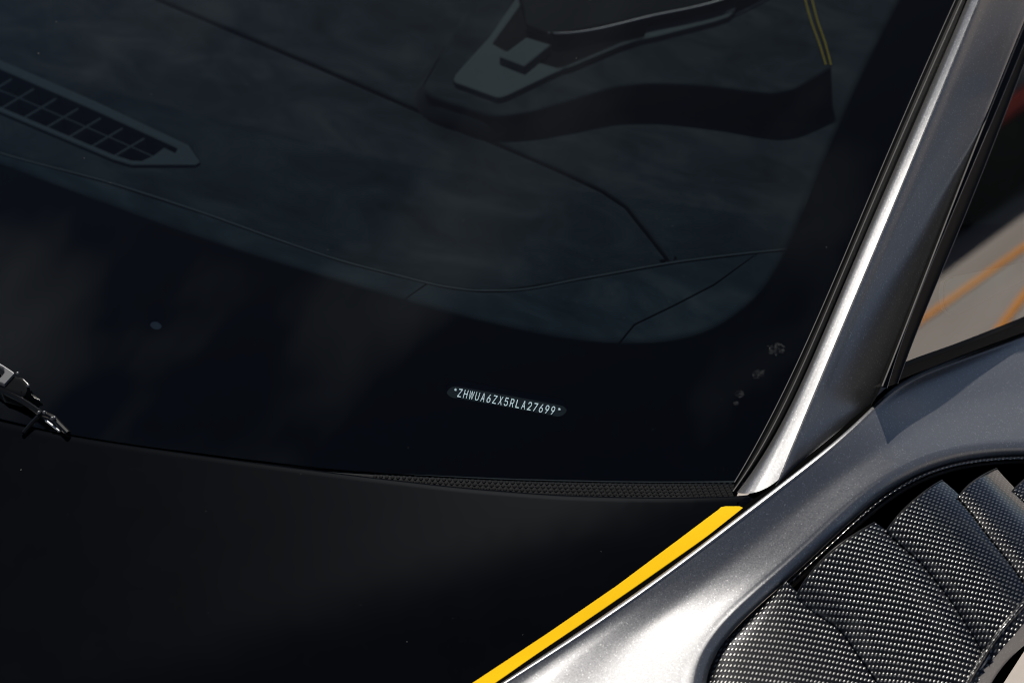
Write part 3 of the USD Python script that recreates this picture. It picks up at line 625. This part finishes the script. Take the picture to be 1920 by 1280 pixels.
for k in range(-6, 6):
    a = np.array([62.0 + 41.3*(k+0), 167 + 18.6*k]); b = np.array([3.0 + 42.3*(k+0), 202.5 + 17.9*k])
    q = on([a + (a-b)*0.25, b + (b-a)*0.12], rd)
    part('rib', beam(q[0], q[1], 0.0026, 0.014), vent_plastic, vent, smooth=False)
q = on([(-255, 68), (30, 181), (160, 237), (292, 295)], rd)
part('cross_rib', weld([(b.vertices, b.faces) for b in (beam(q[m_], q[m_+1], 0.0016, 0.015) for m_ in range(3))]), vent_plastic, vent, smooth=False)
# instrument hood
def bt(x, y): return 0.784 + 0.10*(y-0.30) + 0*x
BT = [(793, 160), (800, 175), (830, 189), (867, 201), (930, 218), (983, 212), (1060, 192), (1167, 162), (1233, 157), (1340, 163), (1450, 175), (1480, 170), (1520, 150), (1558, 126)]
BB = [(776, 175), (781, 200), (800, 224), (860, 248), (917, 265), (953, 257), (1050, 223), (1133, 210), (1200, 207), (1340, 215), (1450, 226), (1530, 231), (1562, 222)]
bt_front = xy(spline(BT, 80), bt)
bpoly = np.vstack([bt_front, xy([(1545, 80), (1528, 30), (1512, -20), (1496, -70), (1455, -200), (985, -200), (905, -70), (872, 20), (832, 92)], bt)])
binn = part('instrument_hood', panel(bpoly, bt, 0.003, 0.0025, 0.01, step=0.004), suede, car, label='suede covered instrument hood on the dashboard', smooth=60)
tf = rail(BT, bt, -0.0024, 80); bf = rail(BB, dash, 0.0, 80)
_, mb = loft([tf, tf*0.6+bf*0.4 + [0.0, -0.002, 0.0], bf], 80, 5)
part('hood_wall', mb, suede, binn, smooth=60)
tl = on([(832, 92), (793, 160)], lift(bt, -0.0024)); bl = on([(815, 80), (776, 175)], dash)
part('hood_side', trimesh.Trimesh(np.vstack([tl, bl]), [(0, 1, 3), (0, 3, 2)], process=False), suede, binn, smooth=False)
tr = on([(1558, 126), (1545, 80), (1528, 30), (1496, -70)], lift(bt, -0.0024)); br = np.vstack([on([(1562, 222)], dash), tr[1:]*[1, 1, 0] + [0, 0, DZ]])
part('hood_end', trimesh.Trimesh(np.vstack([tr, br]), [(a, a+1, a+5) for a in range(3)] + [(a, a+5, a+4) for a in range(3)], process=False), suede, binn, smooth=False)
for row in ([(1506, -22), (1510, 0), (1521, 40), (1536, 82), (1549, 124)], [(1519, -22), (1523, 0), (1533, 40), (1548, 84), (1559, 127)]):
    R = on(spline(row, 300), lift(bt, 0.0006)); sl = np.r_[0, np.cumsum(np.linalg.norm(np.diff(R, axis=0), axis=1))]; st_ = []
    for a in np.arange(0, sl[-1]-0.003, 0.0040):
        P = np.array([[np.interp(x, sl, R[:, c]) for c in range(3)] for x in (a, a+0.0003, a+0.0012, a+0.0021, a+0.0024)]); st_.append(tube(P, [0.0002, 0.00065, 0.0008, 0.00065, 0.0002], 6))
    part('stitching', trimesh.util.concatenate(st_), thread, binn, kind='stuff', label='row of yellow stitches along the end of the hood', smooth=60)
TR = [(975, -15), (917, 70), (855, 138), (850, 148), (853, 155), (930, 183), (940, 183), (952, 179), (1040, 137), (1170, 82), (1230, 69), (1340, 41), (1366, 32), (1377, 22), (1381, 8), (1384, -40), (1345, -40), (1340, 20), (1212, 52), (1208, 68), (1160, 84), (1067, 123), (1045, 127), (1003, 115), (945, 94), (924, 82), (992, -12)]
part('trim_bezel', panel(xy(TR, lift(bt, 0.004)), lift(bt, 0.004), 0.005, 0.0012, 0.006, step=0.003), grey_trim, binn, smooth=50)
TAB = [(937, 107), (987, 70), (1033, 84), (983, 125)]
part('release_tab', panel(xy(TAB, lift(bt, 0.010)), lift(bt, 0.010), 0.008, 0.0010, 0.005, step=0.003), grey_trim, binn, smooth=50)
REC = [(1345, -60), (1342, 22), (1212, 54), (1210, 68), (1160, 86), (1067, 125), (1045, 128), (1003, 117), (945, 96), (922, 82), (990, -60)]
rc = lift(bt, 0.0022)
part('display_recess', panel(xy(REC, rc), rc, 0.001, 0.0002, 0.01), cavity, binn)
DP = [(960, -60), (984, 20), (986, 44), (1000, 52), (1033, 62), (1050, 61), (1230, 27), (1345, 1), (1470, -60)]
dp = lift(bt, 0.015)
disp = part('display_cowl', panel(xy(DP, dp), dp, 0.005, 0.0012, 0.008, step=0.003), lined, binn, smooth=50)
part('display_edge', tube(rail([(1028, 62), (1050, 63), (1230, 29), (1345, 3), (1470, -58)], dp, -0.001, 50), 0.0009, 6), simple('display_edge_grey', (0.10, 0.10, 0.10), 0.45), binn)
td = lift(dash, 0.012)
part('trim_tab', panel(xy([(1533, 333), (1550, 336), (1525, 392), (1502, 408), (1510, 375)], td), td, 0.003, 0.001, 0.005), grey_trim, dashboard, label='pale grey tab at the end of the dashboard')
# cabin shell around them
def box(lo, hi): b = trimesh.creation.box(extents=np.subtract(hi, lo)); b.apply_translation((np.add(lo, hi))/2); return b
shell = trimesh.util.concatenate([box((-0.8, 1.15, 0.36), (0.62, 1.9, 0.38)), box((-0.8, 1.9, 0.36), (0.60, 1.92, 0.80)), box((-0.82, 0.50, 0.36), (-0.8, 1.9, 0.72)), box((0.60, 1.15, 0.36), (0.62, 1.9, 0.70))])
part('cabin_shell', shell, cabin_black, car, smooth=False)

# ---- windscreen wiper
wz = lift(ws, 0.014)
wip = part('windscreen_wiper', tube(rail([(-90, 660), (-10, 724), (40, 750), (78, 776)], lift(ws, 0.010), 0, 30), 0.0021, 10), gloss_black, car, label='black wiper arm and hinge at the foot of the windscreen')
part('bracket', panel(xy([(-30, 660), (-6, 677), (22, 695), (27, 699), (8, 720), (-8, 714), (3, 705), (8, 698), (6, 690), (-8, 684), (-30, 672)], wz), wz, 0.002, 0.0004, 0.004, step=0.002), steel, wip)
part('hinge_body', panel(xy([(20, 702), (44, 707), (54, 717), (55, 724), (49, 737), (40, 745), (5, 735), (-20, 715)], lift(ws, 0.012)), lift(ws, 0.012), 0.008, 0.0015, 0.004, step=0.002), gloss_black, wip)
part('nozzle', tube(rail([(78, 775), (70, 783), (54, 800), (44, 812)], lift(ws, 0.009), 0, 20), 0.0016, 8), gloss_black, wip)
part('nozzle', tube(rail([(78, 775), (98, 782), (112, 796), (128, 812)], lift(ws, 0.009), 0, 20), 0.0019, 8), gloss_black, wip)
part('pivot', tube(rail([(86, 788), (98, 797), (112, 808)], lift(ws, 0.008), 0, 20), 0.0008, 8), simple('bright_metal', (0.45, 0.45, 0.45), 0.25, metallic=0.7), wip)
for p_ in ((53, 723), (33, 700), (73, 773), (83, 773), (98, 784), (102, 783)):
    s_ = trimesh.creation.icosphere(subdivisions=2, radius=0.0012); s_.apply_translation(on([p_], lift(ws, 0.0125))[0]); part('rivet', s_, steel, wip)

# ------------------------------------------------------------------ painted lines on the ground, another car parked behind
def ground_line(p, q, wd, label):
    p, q = np.array(p), np.array(q); t = (q-p)/np.linalg.norm(q-p); s = np.array([-t[1], t[0]])*wd/2
    v = np.array([[*(p+s), 0.004], [*(p-s), 0.004], [*(q-s), 0.004], [*(q+s), 0.004]])
    top('painted_line', label, 'painted line', mesh=trimesh.Trimesh(v, [(0, 1, 2), (0, 2, 3)], process=False), mat=orange_paint, smooth=False)
ground_line((4.5, 3.65), (1.6, 4.14), 0.075, 'orange painted line mirrored in the side window, beside the pillar seal')
ground_line((2.52, 2.7), (2.30, 3.75), 0.055, 'orange painted line mirrored in the side window, at the edge of the window sill')
pc = top('parked_car', 'pale car with black tyre and red sill stripe mirrored in the side window', 'car')
prof = [(0.3, 0.28), (0.2, 0.5), (0.3, 0.72), (1.1, 0.85), (1.7, 1.3), (3.0, 1.32), (3.9, 0.95), (4.4, 0.85), (4.5, 0.5), (4.4, 0.28)]
ext = trimesh.creation.extrude_polygon(Polygon(prof).buffer(0.05), 1.7, engine='earcut')
ext.apply_transform(np.array([[1, 0, 0, 0.9], [0, 0, 1, 4.80], [0, 1, 0, 0], [0, 0, 0, 1.0]]))
ext.fix_normals()
part('body', ext, simple('pale_car_paint', (0.20, 0.20, 0.19), 0.4), pc)
part('sill', box((1.2, 4.65, 0.02), (5.3, 4.85, 0.20)), rubber, pc, smooth=False)
part('sill_stripe', box((1.4, 4.72, 0.201), (5.2, 4.85, 0.25)), simple('red_stripe', (0.55, 0.03, 0.015), 0.4), pc, smooth=False)
for xw in (2.0, 4.5):
    t_ = trimesh.creation.cylinder(radius=0.33, height=0.22, sections=48); t_.apply_transform(trimesh.transformations.rotation_matrix(np.pi/2, (1, 0, 0))); t_.apply_translation((xw, 4.75, 0.33))
    tyre = part('tyre', t_, rubber, pc)
    t_ = trimesh.creation.cylinder(radius=0.2, height=0.03, sections=32); t_.apply_transform(trimesh.transformations.rotation_matrix(np.pi/2, (1, 0, 0))); t_.apply_translation((xw, 4.635, 0.33))
    part('rim', t_, steel, tyre)
